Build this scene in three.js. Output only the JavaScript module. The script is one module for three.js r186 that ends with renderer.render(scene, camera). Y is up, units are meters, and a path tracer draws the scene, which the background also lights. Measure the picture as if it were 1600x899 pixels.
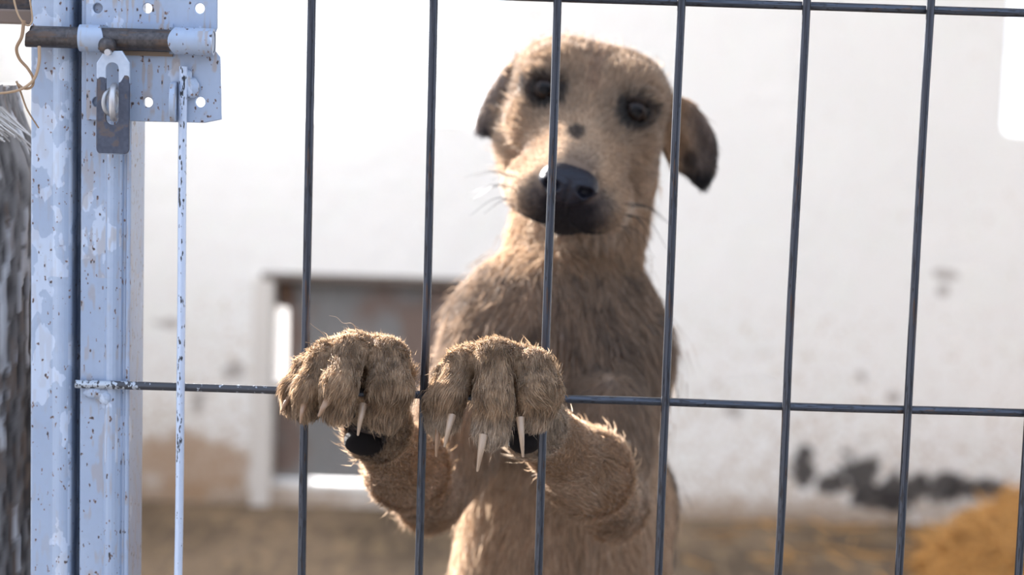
import * as THREE from 'three';
import { mergeGeometries } from 'three/addons/utils/BufferGeometryUtils.js';
import { RoundedBoxGeometry } from 'three/addons/geometries/RoundedBoxGeometry.js';
import { RectAreaLightUniformsLib } from 'three/addons/lights/RectAreaLightUniformsLib.js';

// ---------------------------------------------------------------- camera, sky, lights, exposure
const scene = new THREE.Scene();
const renderer = new THREE.WebGLRenderer({ antialias: true });
renderer.toneMapping = THREE.LinearToneMapping;
renderer.toneMappingExposure = 1.0;
renderer.shadowMap.enabled = true;
RectAreaLightUniformsLib.init();

const camera = new THREE.PerspectiveCamera(2 * Math.atan(449.5 / 3093) * 180 / Math.PI, 1600 / 899, 0.05, 200);
{
  const pitch = 7.0 * Math.PI / 180, roll = 1.78 * Math.PI / 180;
  const eye = new THREE.Vector3(0, 0.85, 0.80);
  const ahead = new THREE.Vector3(0, -Math.sin(pitch), -Math.cos(pitch));
  const up0 = new THREE.Vector3(0, Math.cos(pitch), -Math.sin(pitch));
  camera.position.copy(eye);
  camera.up.set(-Math.sin(roll), 0, 0).addScaledVector(up0, Math.cos(roll));
  camera.lookAt(eye.clone().add(ahead));
  camera.focus = 0.785;
  camera.userData.fStop = 9.0;
}
scene.add(camera);

// open, slightly hazy daylight sky: the same all the way round, bluer towards the zenith
{
  const W = 64, H = 64, d = new Float32Array(W * H * 4);
  for (let r = 0; r < H; r++) {
    const el = Math.max(0, Math.sin(((r + 0.5) / H - 0.5) * Math.PI)), t = Math.pow(el, 0.55);
    const c = [1.0 + (0.62 - 1.0) * t, 1.06 + (0.80 - 1.06) * t, 1.14 + (1.12 - 1.14) * t];
    for (let x = 0; x < W; x++) { const o = (r * W + x) * 4; d[o] = c[0]; d[o + 1] = c[1]; d[o + 2] = c[2]; d[o + 3] = 1; }
  }
  const t = new THREE.DataTexture(d, W, H, THREE.RGBAFormat, THREE.FloatType);
  t.mapping = THREE.EquirectangularReflectionMapping; t.magFilter = THREE.LinearFilter; t.needsUpdate = true;
  scene.background = t; scene.environment = t;
  scene.backgroundIntensity = 1.9; scene.environmentIntensity = 1.9;
}
// low sun from behind and left, entering by the side window
{
  const sun = new THREE.DirectionalLight(new THREE.Color(1.0, 0.95, 0.91), 34.0);
  sun.name = 'sun'; sun.position.set(-4.9, 3.6 + 0.7, -7.5); sun.target.position.set(0, 0.7, 0); sun.castShadow = true; sun.shadow.mapSize.set(2048, 2048);
  Object.assign(sun.shadow.camera, { left: -4, right: 4, top: 4, bottom: -4, near: 0.5, far: 25 }); scene.add(sun, sun.target);
}
// area lamp added inside the unseen side window, topping up its daylight
{
  const l = new THREE.RectAreaLight(new THREE.Color(1.0, 0.98, 0.96), 4.2, 2.1, 1.15);
  l.name = 'side_window_fill'; l.position.set(-0.985, 1.5, -1.53); l.lookAt(1.0, 1.1, -1.53); scene.add(l);
}

// ---------------------------------------------------------------- helpers
let seed = 12345;
const rnd = () => { seed = (seed + 0x6d2b79f5) | 0; let t = Math.imul(seed ^ (seed >>> 15), 1 | seed); t = (t + Math.imul(t ^ (t >>> 7), 61 | t)) ^ t; return ((t ^ (t >>> 14)) >>> 0) / 4294967296; };
const clamp = (x, a = 0, b = 1) => x < a ? a : x > b ? b : x;
const sstep = (a, b, x) => { const t = clamp((x - a) / (b - a)); return t * t * (3 - 2 * t); };
const lerp = (a, b, t) => a + (b - a) * t;
const mix3 = (a, b, t) => [lerp(a[0], b[0], t), lerp(a[1], b[1], t), lerp(a[2], b[2], t)];
const hash3 = (x, y, z) => { let h = Math.imul(x, 374761393) ^ Math.imul(y, 668265263) ^ Math.imul(z, 2147483647 - 1274126177); h = Math.imul(h ^ (h >>> 13), 1274126177); return ((h ^ (h >>> 16)) >>> 0) / 4294967296; };
function noise3(x, y, z) {
  const ix = Math.floor(x), iy = Math.floor(y), iz = Math.floor(z);
  let u = x - ix, v = y - iy, w = z - iz; u = u * u * (3 - 2 * u); v = v * v * (3 - 2 * v); w = w * w * (3 - 2 * w);
  const h = (a, b, c) => hash3(ix + a, iy + b, iz + c);
  return lerp(lerp(lerp(h(0, 0, 0), h(1, 0, 0), u), lerp(h(0, 1, 0), h(1, 1, 0), u), v), lerp(lerp(h(0, 0, 1), h(1, 0, 1), u), lerp(h(0, 1, 1), h(1, 1, 1), u), v), w);
}
const fbm = (x, y, z, n = 4) => { let s = 0, a = 0.5, t = 0; for (let i = 0; i < n; i++) { s += a * noise3(x, y, z + i * 7.3); t += a; a *= 0.5; x *= 2.03; y *= 2.03; z *= 2.03; } return s / t; };
// a texture from fn(u, v) -> linear rgb; wraps where fn does
function texture(w, h, fn, linear = false) {
  const d = new Uint8Array(w * h * 4), enc = (c) => Math.round(255 * clamp(linear ? c : c <= 0.0031308 ? 12.92 * c : 1.055 * Math.pow(c, 1 / 2.4) - 0.055));
  for (let y = 0; y < h; y++) for (let x = 0; x < w; x++) { const c = fn((x + 0.5) / w, (y + 0.5) / h), o = (y * w + x) * 4; d[o] = enc(c[0]); d[o + 1] = enc(c[1]); d[o + 2] = enc(c[2]); d[o + 3] = 255; }
  const t = new THREE.DataTexture(d, w, h); t.wrapS = t.wrapT = THREE.RepeatWrapping; t.magFilter = THREE.LinearFilter; t.minFilter = THREE.LinearMipmapLinearFilter; t.generateMipmaps = true;
  if (!linear) t.colorSpace = THREE.SRGBColorSpace; t.needsUpdate = true; return t;
}
function sized(t, sx, sy = sx, ox = 0, oy = 0) { const c = t.clone(); c.repeat.set(1 / sx, 1 / sy); c.offset.set(ox, oy); c.needsUpdate = true; return c; }
// uv in metres by the way each face points
function metreUV(g, ox = 0, oy = 0) {
  const n = g.index ? g.toNonIndexed() : g; if (g.index) n.computeBoundingBox();
  const p = n.attributes.position, uv = new Float32Array(p.count * 2), a = new THREE.Vector3(), b = new THREE.Vector3(), c = new THREE.Vector3();
  for (let i = 0; i < p.count; i += 3) {
    a.fromBufferAttribute(p, i); b.fromBufferAttribute(p, i + 1); c.fromBufferAttribute(p, i + 2);
    const nn = b.clone().sub(a).cross(c.clone().sub(a)), ax = Math.abs(nn.x), ay = Math.abs(nn.y), az = Math.abs(nn.z);
    [a, b, c].forEach((q, k) => { const [u, v] = az >= ax && az >= ay ? [q.x, q.y] : ax >= ay ? [q.z, q.y] : [q.x, q.z]; uv[(i + k) * 2] = u + ox; uv[(i + k) * 2 + 1] = v + oy; });
  }
  n.setAttribute('uv', new THREE.BufferAttribute(uv, 2)); return n;
}
const numberOf = new Map();
function numbered(name) { const n = numberOf.get(name) ?? 0; numberOf.set(name, n + 1); return n ? `${name}_${String(n).padStart(3, '0')}` : name; }
function mesh(name, geometry, material, parent) {
  const m = new THREE.Mesh(geometry, material); m.name = parent === scene || !parent ? numbered(name) : name; m.castShadow = m.receiveShadow = true; (parent ?? scene).add(m); return m;
}
function thing(name, label, category, group) {
  const g = new THREE.Group(); g.name = numbered(name); g.userData = { label, category }; if (group) g.userData.group = group; scene.add(g); return g;
}
function structure(name, geometry, material, label) { const m = mesh(name, geometry, material); m.userData.kind = 'structure'; if (label) m.userData.label = label; return m; }
const std = (o) => new THREE.MeshStandardMaterial(o), phys = (o) => new THREE.MeshPhysicalMaterial(o);
const rgb = (r, g, b) => new THREE.Color().setRGB(r, g, b);
function bx(x0, x1, y0, y1, z0, z1) { const g = new THREE.BoxGeometry(x1 - x0, y1 - y0, z1 - z0); g.translate((x0 + x1) / 2, (y0 + y1) / 2, (z0 + z1) / 2); return metreUV(g); }
function tube(points, r, seg = 24, rad = 6, taper = 0) {
  const curve = new THREE.CatmullRomCurve3(points.map((p) => new THREE.Vector3(...p))), g = new THREE.TubeGeometry(curve, seg, r, rad, false);
  if (taper) { const p = g.attributes.position, q = new THREE.Vector3(); for (let i = 0; i <= seg; i++) { const c = curve.getPointAt(i / seg), k = 1 - taper * i / seg; for (let j = 0; j <= rad; j++) { const n = i * (rad + 1) + j; q.fromBufferAttribute(p, n).sub(c).multiplyScalar(k).add(c); p.setXYZ(n, q.x, q.y, q.z); } } g.computeVertexNormals(); }
  return g;
}
// an outline in x and z, drawn up from y0 to y1
function column(outline, y0, y1, smoothAngle) {
  const s = new THREE.Shape(outline.map(([x, z]) => new THREE.Vector2(x, -z))), g = new THREE.ExtrudeGeometry(s, { depth: y1 - y0, bevelEnabled: false });
  g.rotateX(-Math.PI / 2); g.translate(0, y0, 0); return metreUV(g);
}

// ---------------------------------------------------------------- the kennel room
const WALLZ = -2.75;
const wallTex = (() => {   // plaster with mud splashes, painted floor bounce, mould and knocks; u, v over 5.0 x 2.5 m, x from -2.5
  const spots = [[0.78, 0.462, 0.028, 0.011], [0.775, 0.433, 0.016, 0.012], [-0.565, 0.185, 0.014, 0.03], [-0.50, 0.245, 0.02, 0.02], [0.41, 0.20, 0.02, 0.015], [0.64, 0.27, 0.012, 0.012], [0.70, 0.235, 0.014, 0.012], [0.98, 0.29, 0.012, 0.012], [-0.62, 0.33, 0.03, 0.01]];
  const mould = [[0.545, 0.098, 0.020, 0.034], [0.645, 0.098, 0.042, 0.036], [0.725, 0.065, 0.045, 0.032], [0.80, 0.075, 0.03, 0.026], [0.60, 0.07, 0.03, 0.02], [0.86, 0.07, 0.05, 0.022], [0.685, 0.045, 0.06, 0.018]];
  return texture(2048, 1024, (u, v) => {
    const x = -2.5 + u * 5, y = v * 2.5, n = fbm(x * 9, y * 9, 3.1), f = fbm(x * 60, y * 60, 9.7, 3);
    let c = mix3([0.85, 0.845, 0.835], [0.81, 0.805, 0.795], n);
    // mud specks, fewer with height, in clumps, with the warm floor bounce painted in
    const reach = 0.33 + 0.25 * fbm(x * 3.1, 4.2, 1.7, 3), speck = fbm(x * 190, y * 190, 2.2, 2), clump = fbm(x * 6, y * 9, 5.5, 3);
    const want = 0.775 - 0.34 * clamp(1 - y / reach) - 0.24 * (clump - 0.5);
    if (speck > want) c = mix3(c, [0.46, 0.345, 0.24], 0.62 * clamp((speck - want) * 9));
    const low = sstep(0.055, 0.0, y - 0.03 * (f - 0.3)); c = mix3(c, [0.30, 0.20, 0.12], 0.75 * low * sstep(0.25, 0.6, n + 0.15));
    const brown = Math.hypot((x + 0.58) / 0.13, (y - 0.07) / 0.075) + 0.9 * (fbm(x * 22, y * 22, 8.1, 3) - 0.5); c = mix3(c, [0.36, 0.22, 0.12], 0.75 * sstep(1.0, 0.55, brown));
    for (const [sx, sy, a, b] of spots) { const d = Math.hypot((x - sx) / a, (y - sy) / b) + 1.2 * (f - 0.5); c = mix3(c, [0.30, 0.27, 0.25], 0.75 * sstep(1.05, 0.6, d)); }
    for (const [sx, sy, a, b] of mould) { const d = Math.hypot((x - sx) / a, (y - sy) / b) * 0.82 + 1.5 * (fbm(x * 45, y * 45, 6.6, 3) - 0.5); c = mix3(c, [0.035, 0.03, 0.03], 0.93 * sstep(1.05, 0.7, d)); }
    return c;
  });
})();
const bumpTex = texture(512, 512, (u, v) => { const h = 0.6 * noise3(u * 24, v * 24, 1) + 0.4 * fbm(u * 90, v * 90, 2, 3); return [h, h, h]; }, true);
{
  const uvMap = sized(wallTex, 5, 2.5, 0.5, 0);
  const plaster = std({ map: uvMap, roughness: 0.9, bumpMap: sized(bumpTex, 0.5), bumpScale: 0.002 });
  const s = new THREE.Shape([[-1.02, 0], [1.9, 0], [1.9, 2.3], [-1.02, 2.3]].map((p) => new THREE.Vector2(...p)));
  const hole = (x0, x1, y0, y1, r) => { const h = new THREE.Path(); h.moveTo(x0 + r, y0); h.lineTo(x1 - r, y0); h.absarc(x1 - r, y0 + r, r, -Math.PI / 2, 0); h.lineTo(x1, y1 - r); h.absarc(x1 - r, y1 - r, r, 0, Math.PI / 2); h.lineTo(x0 + r, y1); h.absarc(x0 + r, y1 - r, r, Math.PI / 2, Math.PI); h.lineTo(x0, y0 + r); h.absarc(x0 + r, y0 + r, r, Math.PI, Math.PI * 1.5); return h; };
  s.holes.push(hole(-0.60, -0.02, 0.708, 1.30, 0.02), hole(0.868, 1.45, 0.716, 1.30, 0.02), hole(-0.430, -0.075, 0.034, 0.415, 0.004));
  const g = new THREE.ExtrudeGeometry(s, { depth: 0.16, bevelEnabled: false, curveSegments: 4 }); g.translate(0, 0, WALLZ - 0.16);
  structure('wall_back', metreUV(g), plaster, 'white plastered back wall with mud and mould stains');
  const plain = std({ color: rgb(0.80, 0.785, 0.76), roughness: 0.9, bumpMap: sized(bumpTex, 0.5), bumpScale: 0.002 });
  structure('wall_right', bx(1.9, 2.06, 0, 2.3, WALLZ - 0.16, 0.0), plain, 'white plastered side wall');
  // side wall with the window that lets the daylight in
  const lw = new THREE.Shape([[0.12, 0], [2.91, 0], [2.91, 2.3], [0.12, 2.3]].map((p) => new THREE.Vector2(...p)));
  lw.holes.push(hole(0.45, 2.62, 0.90, 2.10, 0.01));
  const lg = new THREE.ExtrudeGeometry(lw, { depth: 0.16, bevelEnabled: false }); lg.rotateY(Math.PI / 2); lg.translate(-1.18, 0, 0);
  structure('wall_left', metreUV(lg), plain, 'white plastered side wall with a big window');
  structure('ceiling', bx(-1.18, 2.06, 2.3, 2.44, WALLZ - 0.16, 0.05), std({ color: rgb(0.72, 0.71, 0.69), roughness: 0.95 }), 'pale kennel ceiling');
  const floorTex = texture(1024, 1024, (u, v) => {
    const n = fbm(u * 9, v * 9, 4.4, 5), f = fbm(u * 70, v * 70, 1.2, 3);
    let c = mix3([0.085, 0.058, 0.034], [0.185, 0.13, 0.082], sstep(0.35, 0.65, n)); c = mix3(c, [0.09, 0.06, 0.04], 0.6 * sstep(0.56, 0.7, f)); return mix3(c, [0.30, 0.21, 0.12], 0.4 * sstep(0.62, 0.72, noise3(u * 150, v * 40, 3)));
  });
  structure('floor', bx(-1.02, 1.9, -0.08, 0, WALLZ, 0.12), std({ map: sized(floorTex, 1.7), roughness: 0.85, bumpMap: sized(bumpTex, 0.4), bumpScale: 0.006 }), 'trampled brown earth floor');
  const yard = structure('ground', bx(-14, 14, -0.16, -0.081, -14, 12), std({ color: rgb(0.27, 0.25, 0.225), roughness: 0.95, bumpMap: sized(bumpTex, 1.0), bumpScale: 0.01 }), 'pale gravel yard round the kennel');
  // unseen dark wall added behind the camera, to darken what eyes, nose and wires mirror
  structure('added_wall_front', bx(-6, 6, -0.081, 1.9, 2.7, 2.9), std({ color: rgb(0.075, 0.075, 0.085), roughness: 0.9 }), 'dark unseen wall added across the yard to dim reflections');
  const glass = phys({ color: 0xffffff, transmission: 1, thickness: 0, roughness: 0.02, ior: 1.5 });
  const w1 = structure('window_1', bx(-0.60, -0.02, 0.708, 1.30, WALLZ - 0.135, WALLZ - 0.130), glass, 'small window in the back wall full of white daylight');
  const w2 = structure('window_2', bx(0.868, 1.45, 0.716, 1.30, WALLZ - 0.135, WALLZ - 0.130), glass, 'small window in the back wall beside the straw corner');
  // dog flap: a weathered panel that does not quite fill its opening
  const panelTex = texture(256, 256, (u, v) => {
    const n = fbm(u * 7, v * 3, 2.6, 4), f = fbm(u * 40, v * 18, 7.7, 3);
    let c = mix3([0.17, 0.168, 0.17], [0.25, 0.248, 0.25], f); const r = sstep(0.52, 0.68, n + 0.20 * sstep(0.22, 0.02, u) + 0.14 * sstep(0.35, 0.0, Math.abs(u - 0.78))); return mix3(c, [0.17, 0.10, 0.07], 0.7 * r);
  });
  const ps = new THREE.Shape([[-0.430, 0.041], [-0.075, 0.041], [-0.075, 0.414], [-0.430, 0.414], [-0.430, 0.362], [-0.408, 0.358], [-0.407, 0.222], [-0.430, 0.214]].map((p) => new THREE.Vector2(...p)));
  const pg = new THREE.ExtrudeGeometry(ps, { depth: 0.018, bevelEnabled: false }); pg.translate(0, 0, WALLZ - 0.055);
  const door = structure('door_1', metreUV(pg), std({ map: sized(panelTex, 0.36, 0.38, 0.2, 0.86), roughness: 0.6, metalness: 0.1 }), 'weathered grey dog flap with rust, daylight in its gaps');
  mesh('batten', bx(-0.425, -0.398, 0.372, 0.405, WALLZ - 0.037, WALLZ - 0.025), std({ color: rgb(0.12, 0.07, 0.045), roughness: 0.8 }), door);
  structure('trim_1', bx(-0.452, -0.06, 0.4155, 0.428, WALLZ - 0.02, WALLZ + 0.012), std({ color: rgb(0.13, 0.105, 0.09), roughness: 0.8 }), 'dark lintel strip over the dog flap, lintel shadow put into its colour');  // the strip's dark colour carries the shadow line over the opening
  structure('trim_2', bx(-0.466, -0.431, 0.0, 0.4155, WALLZ - 0.01, WALLZ + 0.016), std({ color: rgb(0.66, 0.63, 0.60), roughness: 0.9 }), 'plastered jamb beside the dog flap');
}

// ---------------------------------------------------------------- paint and steel
// blue-white paint over older grey-blue paint: peeled islands, dark chips, rust specks and runs
const paintTex = (peel, rust, sd) => texture(1024, 1024, (u, v) => {
  const x = u * 0.25, y = v * 0.25, n = fbm(x * 70, y * 38, sd, 4), f = fbm(x * 520, y * 360, sd + 3, 3), m = fbm(x * 170, y * 120, sd + 9, 4), s = noise3(x * 900, y * 160, sd + 5);
  let c = mix3([0.28, 0.355, 0.49], [0.37, 0.445, 0.57], n);
  c = mix3(c, [0.30, 0.36, 0.47], 0.35 * sstep(0.5, 0.75, f));
  const is = n * 0.55 + m * 0.45; c = mix3(c, [0.52, 0.60, 0.73], 0.7 * sstep(peel, peel + 0.012, is));
  c = mix3(c, [0.34, 0.27, 0.21], 0.6 * clamp(rust + 0.2) * sstep(0.56, 0.70, s * 0.45 + m * 0.55));
  const chip = fbm(x * 800, y * 460, sd + 21, 3); c = mix3(c, [0.16, 0.075, 0.035], 0.9 * sstep(0.765, 0.79, chip + 0.03 * rust)); c = mix3(c, [0.02, 0.022, 0.03], sstep(0.82, 0.835, chip + 0.03 * rust));
  return c;
});
const paintPost = std({ map: sized(paintTex(0.55, 0.1, 11), 0.25), roughness: 0.32, metalness: 0.05 });
const paintStile = std({ map: sized(paintTex(0.66, 0.5, 37), 0.25), roughness: 0.32, metalness: 0.05 });
const paintPlate = std({ map: sized(paintTex(0.64, 0.8, 71), 0.25), roughness: 0.45, metalness: 0.05 });
const wireTex = (painted, sd) => texture(128, 2048, (u, v) => {
  const a = u * Math.PI * 2, x = Math.cos(a) * 2, z = Math.sin(a) * 2, y = v * 400, n = fbm(x * 1.2, y * 0.9, z * 1.2 + sd, 3), f = noise3(x * 3, y * 0.35, z * 3 + sd);
  if (!painted) { let c = mix3([0.022, 0.025, 0.034], [0.085, 0.095, 0.12], f); c = mix3(c, [0.03, 0.03, 0.034], sstep(0.62, 0.7, n)); return mix3(c, [0.10, 0.055, 0.03], 0.6 * sstep(0.72, 0.78, fbm(x, y * 0.35, z + sd + 40, 3))); }
  let c = mix3([0.46, 0.55, 0.71], [0.56, 0.64, 0.78], n); return mix3(c, [0.03, 0.032, 0.04], sstep(0.70, 0.72, n * 0.7 + 0.3 * noise3(x * .5, y * 0.04, z * .5 + sd)));
});
const steel = std({ map: wireTex(false, 3), roughness: 0.36, metalness: 0.55 });
const paintedSteel = std({ map: wireTex(true, 8), roughness: 0.42, metalness: 0.1 });
const halfPainted = std({ map: texture(128, 2048, (u, v) => { const a = u * Math.PI * 2, x = Math.cos(a) * 2, z = Math.sin(a) * 2, y = v * 160, n = fbm(x * 0.6, y * 0.5, z * 0.6 + 2, 4), e = 0.44 + 0.30 * sstep(0.12, 0.42, v); return mix3([0.05, 0.052, 0.06], [0.42, 0.46, 0.52], sstep(e - 0.03, e + 0.03, n)); }), roughness: 0.45, metalness: 0.2 });
const darkSteel = std({ map: sized(texture(512, 512, (u, v) => { const n = fbm(u * 8, v * 40, 5, 4), f = fbm(u * 60, v * 60, 9, 3); let c = mix3([0.035, 0.032, 0.036], [0.11, 0.10, 0.10], f); return mix3(c, [0.115, 0.075, 0.052], 0.7 * sstep(0.54, 0.68, n)); }), 0.06), roughness: 0.45, metalness: 0.5 });
const wornMetal = std({ color: rgb(0.50, 0.50, 0.52), roughness: 0.4, metalness: 0.6 });

// ---------------------------------------------------------------- the gate
const gate = thing('wire_mesh_gate', 'wire mesh gate with pale blue stile and slide bolt', 'gate');
{
  const Y0 = 0.06, Y1 = 1.72, XR = 0.7645;
  const arc = (cx, cz, r, a0, a1, n = 5) => Array.from({ length: n + 1 }, (_, i) => { const a = (a0 + (a1 - a0) * i / n) * Math.PI / 180; return [cx + r * Math.cos(a), cz + r * Math.sin(a)]; });
  // pressed profile: flat, raised bead, shallow groove, flat lip
  const prof = [[-0.1768, -0.034], ...arc(-0.1758, -0.0050, 0.0010, 180, 90), [-0.1670, -0.0040], ...arc(-0.1636, -0.0050, 0.0032, 150, 30), [-0.1600, -0.0042], [-0.1594, -0.0056], [-0.1586, -0.0056], [-0.1580, -0.0046], ...arc(-0.1574, -0.0056, 0.0010, 90, 0), [-0.1564, -0.034]];
  mesh('stile', column(prof, Y0, Y1), paintStile, gate);
  mesh('stile', column([[XR, -0.034], [XR, -0.004], [XR + 0.026, -0.004], [XR + 0.026, -0.034]], Y0, Y1), paintStile, gate);
  mesh('bottom_rail', bx(-0.1564, XR, Y0, Y0 + 0.03, -0.034, -0.004), paintStile, gate);
  mesh('top_rail', bx(-0.1564, XR, Y1 - 0.03, Y1, -0.034, -0.004), paintStile, gate);
  const R = 0.00172;
  const wire = (len, wob, sd) => { const g = new THREE.CylinderGeometry(R, R, len, 12, 60); const p = g.attributes.position; for (let i = 0; i < p.count; i++) { const y = p.getY(i) * 14 + sd * 9; p.setX(i, p.getX(i) + wob * (noise3(y, sd, 1) - 0.5)); p.setZ(i, p.getZ(i) + wob * (noise3(y, sd, 5) - 0.5)); } g.computeVertexNormals(); return g; };
  const xs = [-0.1344, -0.0832, -0.0346, 0.0145, 0.0642, 0.1138, 0.1633]; while (xs.length < 18) xs.push(xs[xs.length - 1] + 0.0497);
  xs.forEach((x, i) => {
    const y1 = i === 0 ? 0.8372 : Y1 - 0.004, g = wire(y1 - Y0 - 0.004, 0.0006, i + 1); g.translate(x, (y1 + Y0 + 0.004) / 2, 0.0017);
    const m = mesh('vertical_wire', g, i === 0 ? paintedSteel : steel, gate); if (i === 0) m.userData.label = 'pale blue painted wire welded to the latch plate';
  });
  for (let k = -3; k <= 5; k++) {
    const y = 0.7060 + k * 0.1630, x0 = k === 1 ? -0.1196 : -0.1780; if (y < Y0 + 0.03 || y > Y1 - 0.03) continue;
    if (k !== 0) { const g = wire(XR + 0.01 - x0, 0.0005, k + 30); g.rotateZ(-Math.PI / 2); g.translate((XR + 0.01 + x0) / 2, y, -0.0016); mesh('horizontal_wire', g, steel, gate); continue; }
    const xm = -0.0930, a = wire(xm - x0, 0.0004, 50), b = wire(XR + 0.01 - xm, 0.0005, 51);
    a.rotateZ(-Math.PI / 2); a.translate((xm + x0) / 2, y, -0.0016); b.rotateZ(-Math.PI / 2); b.translate((XR + 0.01 + xm) / 2, y, -0.0016);
    const ua = mesh('horizontal_wire', b, steel, gate), pa = mesh('painted_length', a, halfPainted, ua); pa.userData.label = 'length of wire with flaking pale paint';
  }
  const blob = (x, y, z, sx, sy, sz, sd) => { const g = new THREE.IcosahedronGeometry(1, 4), p = g.attributes.position; for (let i = 0; i < p.count; i++) { const k = 0.75 + 0.5 * fbm(p.getX(i) * 1.6 + sd, p.getY(i) * 1.6, p.getZ(i) * 1.6, 3); p.setXYZ(i, p.getX(i) * k * sx + x, p.getY(i) * k * sy + y, p.getZ(i) * k * sz + z); } g.computeVertexNormals(); return metreUV(g); };
  mesh('weld_bead', mergeGeometries([blob(-0.1700, 0.7030, -0.0030, 0.0052, 0.0032, 0.0024, 3), blob(-0.1660, 0.7010, -0.0030, 0.0030, 0.0034, 0.0020, 7)]), paintStile, gate);

  // slide bolt: plate with six holes, two collars rolled round a dark rod
  const ps = new THREE.Shape([[-0.1744, 0.8860], [-0.1222, 0.8868], [-0.1219, 0.8530], [-0.1226, 0.8512], [-0.1226, 0.8436], [-0.1206, 0.8412], [-0.1197, 0.8165], [-0.1262, 0.8150], [-0.1737, 0.8146]].map((p) => new THREE.Vector2(...p)));
  for (const [x, y] of [[-0.1697, 0.8593], [-0.1497, 0.8599], [-0.1287, 0.8605], [-0.1697, 0.8218], [-0.1491, 0.8223], [-0.1280, 0.8230]]) { const h = new THREE.Path(); h.absellipse(x, y, 0.00225, 0.00235, 0, Math.PI * 2); ps.holes.push(h); }
  const pg = new THREE.ExtrudeGeometry(ps, { depth: 0.0012, bevelEnabled: true, bevelSize: 0.0003, bevelThickness: 0.0003, bevelSegments: 1, curveSegments: 14 }); pg.translate(0, 0, -0.0030);
  const plate = mesh('latch_plate', metreUV(pg), paintPlate, gate);
  const roll = (x0, x1, r, open = 0) => { const o = new THREE.CylinderGeometry(r, r, x1 - x0, 28, 6, true), i = new THREE.CylinderGeometry(r - 0.0011, r - 0.0011, x1 - x0, 28, 1, true); i.scale(-1, 1, 1); const parts = [o, i]; for (const s of [-1, 1]) { const rg = new THREE.RingGeometry(r - 0.0011, r, 28); rg.rotateX(-s * Math.PI / 2); rg.translate(0, s * (x1 - x0) / 2, 0); parts.push(rg); } const g = mergeGeometries(parts.map((q) => q.toNonIndexed())); g.rotateZ(-Math.PI / 2); g.translate((x0 + x1) / 2, 0.8473, 0.0030); return g; };
  const yb = 0.8473;
  const collar = (x0, x1, slope) => { const g = roll(x0, x1, 0.0054), p = g.attributes.position; for (let i = 0; i < p.count; i++) if (Math.abs(p.getX(i) - (slope > 0 ? x1 : x0)) < 1e-5) p.setX(i, p.getX(i) - slope * 0.0022 * ((p.getY(i) - yb) / 0.0054) ** 2 * (p.getZ(i) > 0.003 ? 1 : -0.2)); return metreUV(g); };
  mesh('bolt_collar', collar(-0.1757, -0.1655, 1), paintPlate, gate);
  mesh('bolt_collar', collar(-0.1398, -0.1222, -1), paintPlate, gate);
  const spine = (y, h) => bx(-0.1660, -0.1392, y - h, y + h, -0.0018, 0.0002);
  mesh('rolled_edge', spine(0.8528, 0.0011), paintPlate, gate); mesh('rolled_edge', spine(0.8418, 0.0009), std({ color: rgb(0.20, 0.15, 0.11), roughness: 0.7 }), gate);
  // rod with a notched end
  const rod = new THREE.CylinderGeometry(0.0043, 0.0043, 0.0725, 24, 30); { const p = rod.attributes.position; for (let i = 0; i < p.count; i++) { const end = p.getY(i) < -0.034; if (end) p.setY(i, p.getY(i) + 0.0035 * clamp((-p.getX(i)) / 0.0043) + 0.0012 * noise3(p.getX(i) * 900, p.getZ(i) * 900, 2)); } }
  rod.computeVertexNormals(); rod.rotateZ(-Math.PI / 2); rod.translate(-0.1975 + 0.03625, yb, 0.0030);
  const bolt = mesh('bolt_rod', metreUV(rod), darkSteel, gate); bolt.userData.label = 'dark worn steel rod';
  const capEnd = new THREE.CylinderGeometry(0.0041, 0.0041, 0.0008, 24); capEnd.rotateZ(Math.PI / 2); capEnd.translate(-0.1228, yb, 0.003); mesh('rod_end', metreUV(capEnd), paintPlate, bolt);
  const knob = new THREE.SphereGeometry(0.0036, 20, 14); knob.translate(-0.1636, 0.8446, 0.0088); mesh('bolt_knob', metreUV(knob), darkSteel, bolt);
  const stud = new THREE.CylinderGeometry(0.0013, 0.0013, 0.006, 10); stud.rotateX(Math.PI / 2); stud.translate(-0.1626, 0.8420, 0.0105); mesh('stud', stud, wornMetal, bolt);
  // hasp strap with a slot, hanging from the knob
  const st = new THREE.Shape(), X0 = -0.1673, X1 = -0.1549; st.moveTo(X0, 0.8376); st.lineTo(X0 + 0.0030, 0.8422); st.lineTo(X1 - 0.0030, 0.8424); st.lineTo(X1, 0.8380); st.lineTo(X1, 0.8044); st.quadraticCurveTo(X1, 0.8020, X1 - 0.0024, 0.8020); st.lineTo(X0 + 0.0024, 0.8018); st.quadraticCurveTo(X0, 0.8018, X0, 0.8042); st.closePath();
  const sl = new THREE.Path(); sl.moveTo(-0.1642, 0.8355); sl.absarc(-0.1614, 0.8355, 0.0026, Math.PI, 0, true); sl.lineTo(-0.1588, 0.8158); sl.absarc(-0.1614, 0.8158, 0.0026, 0, -Math.PI, true); sl.closePath(); st.holes.push(sl);
  const sg = new THREE.ExtrudeGeometry(st, { depth: 0.0010, bevelEnabled: true, bevelSize: 0.0004, bevelThickness: 0.0004, bevelSegments: 2, curveSegments: 10 }); sg.translate(0, 0, 0.0082);
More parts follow.
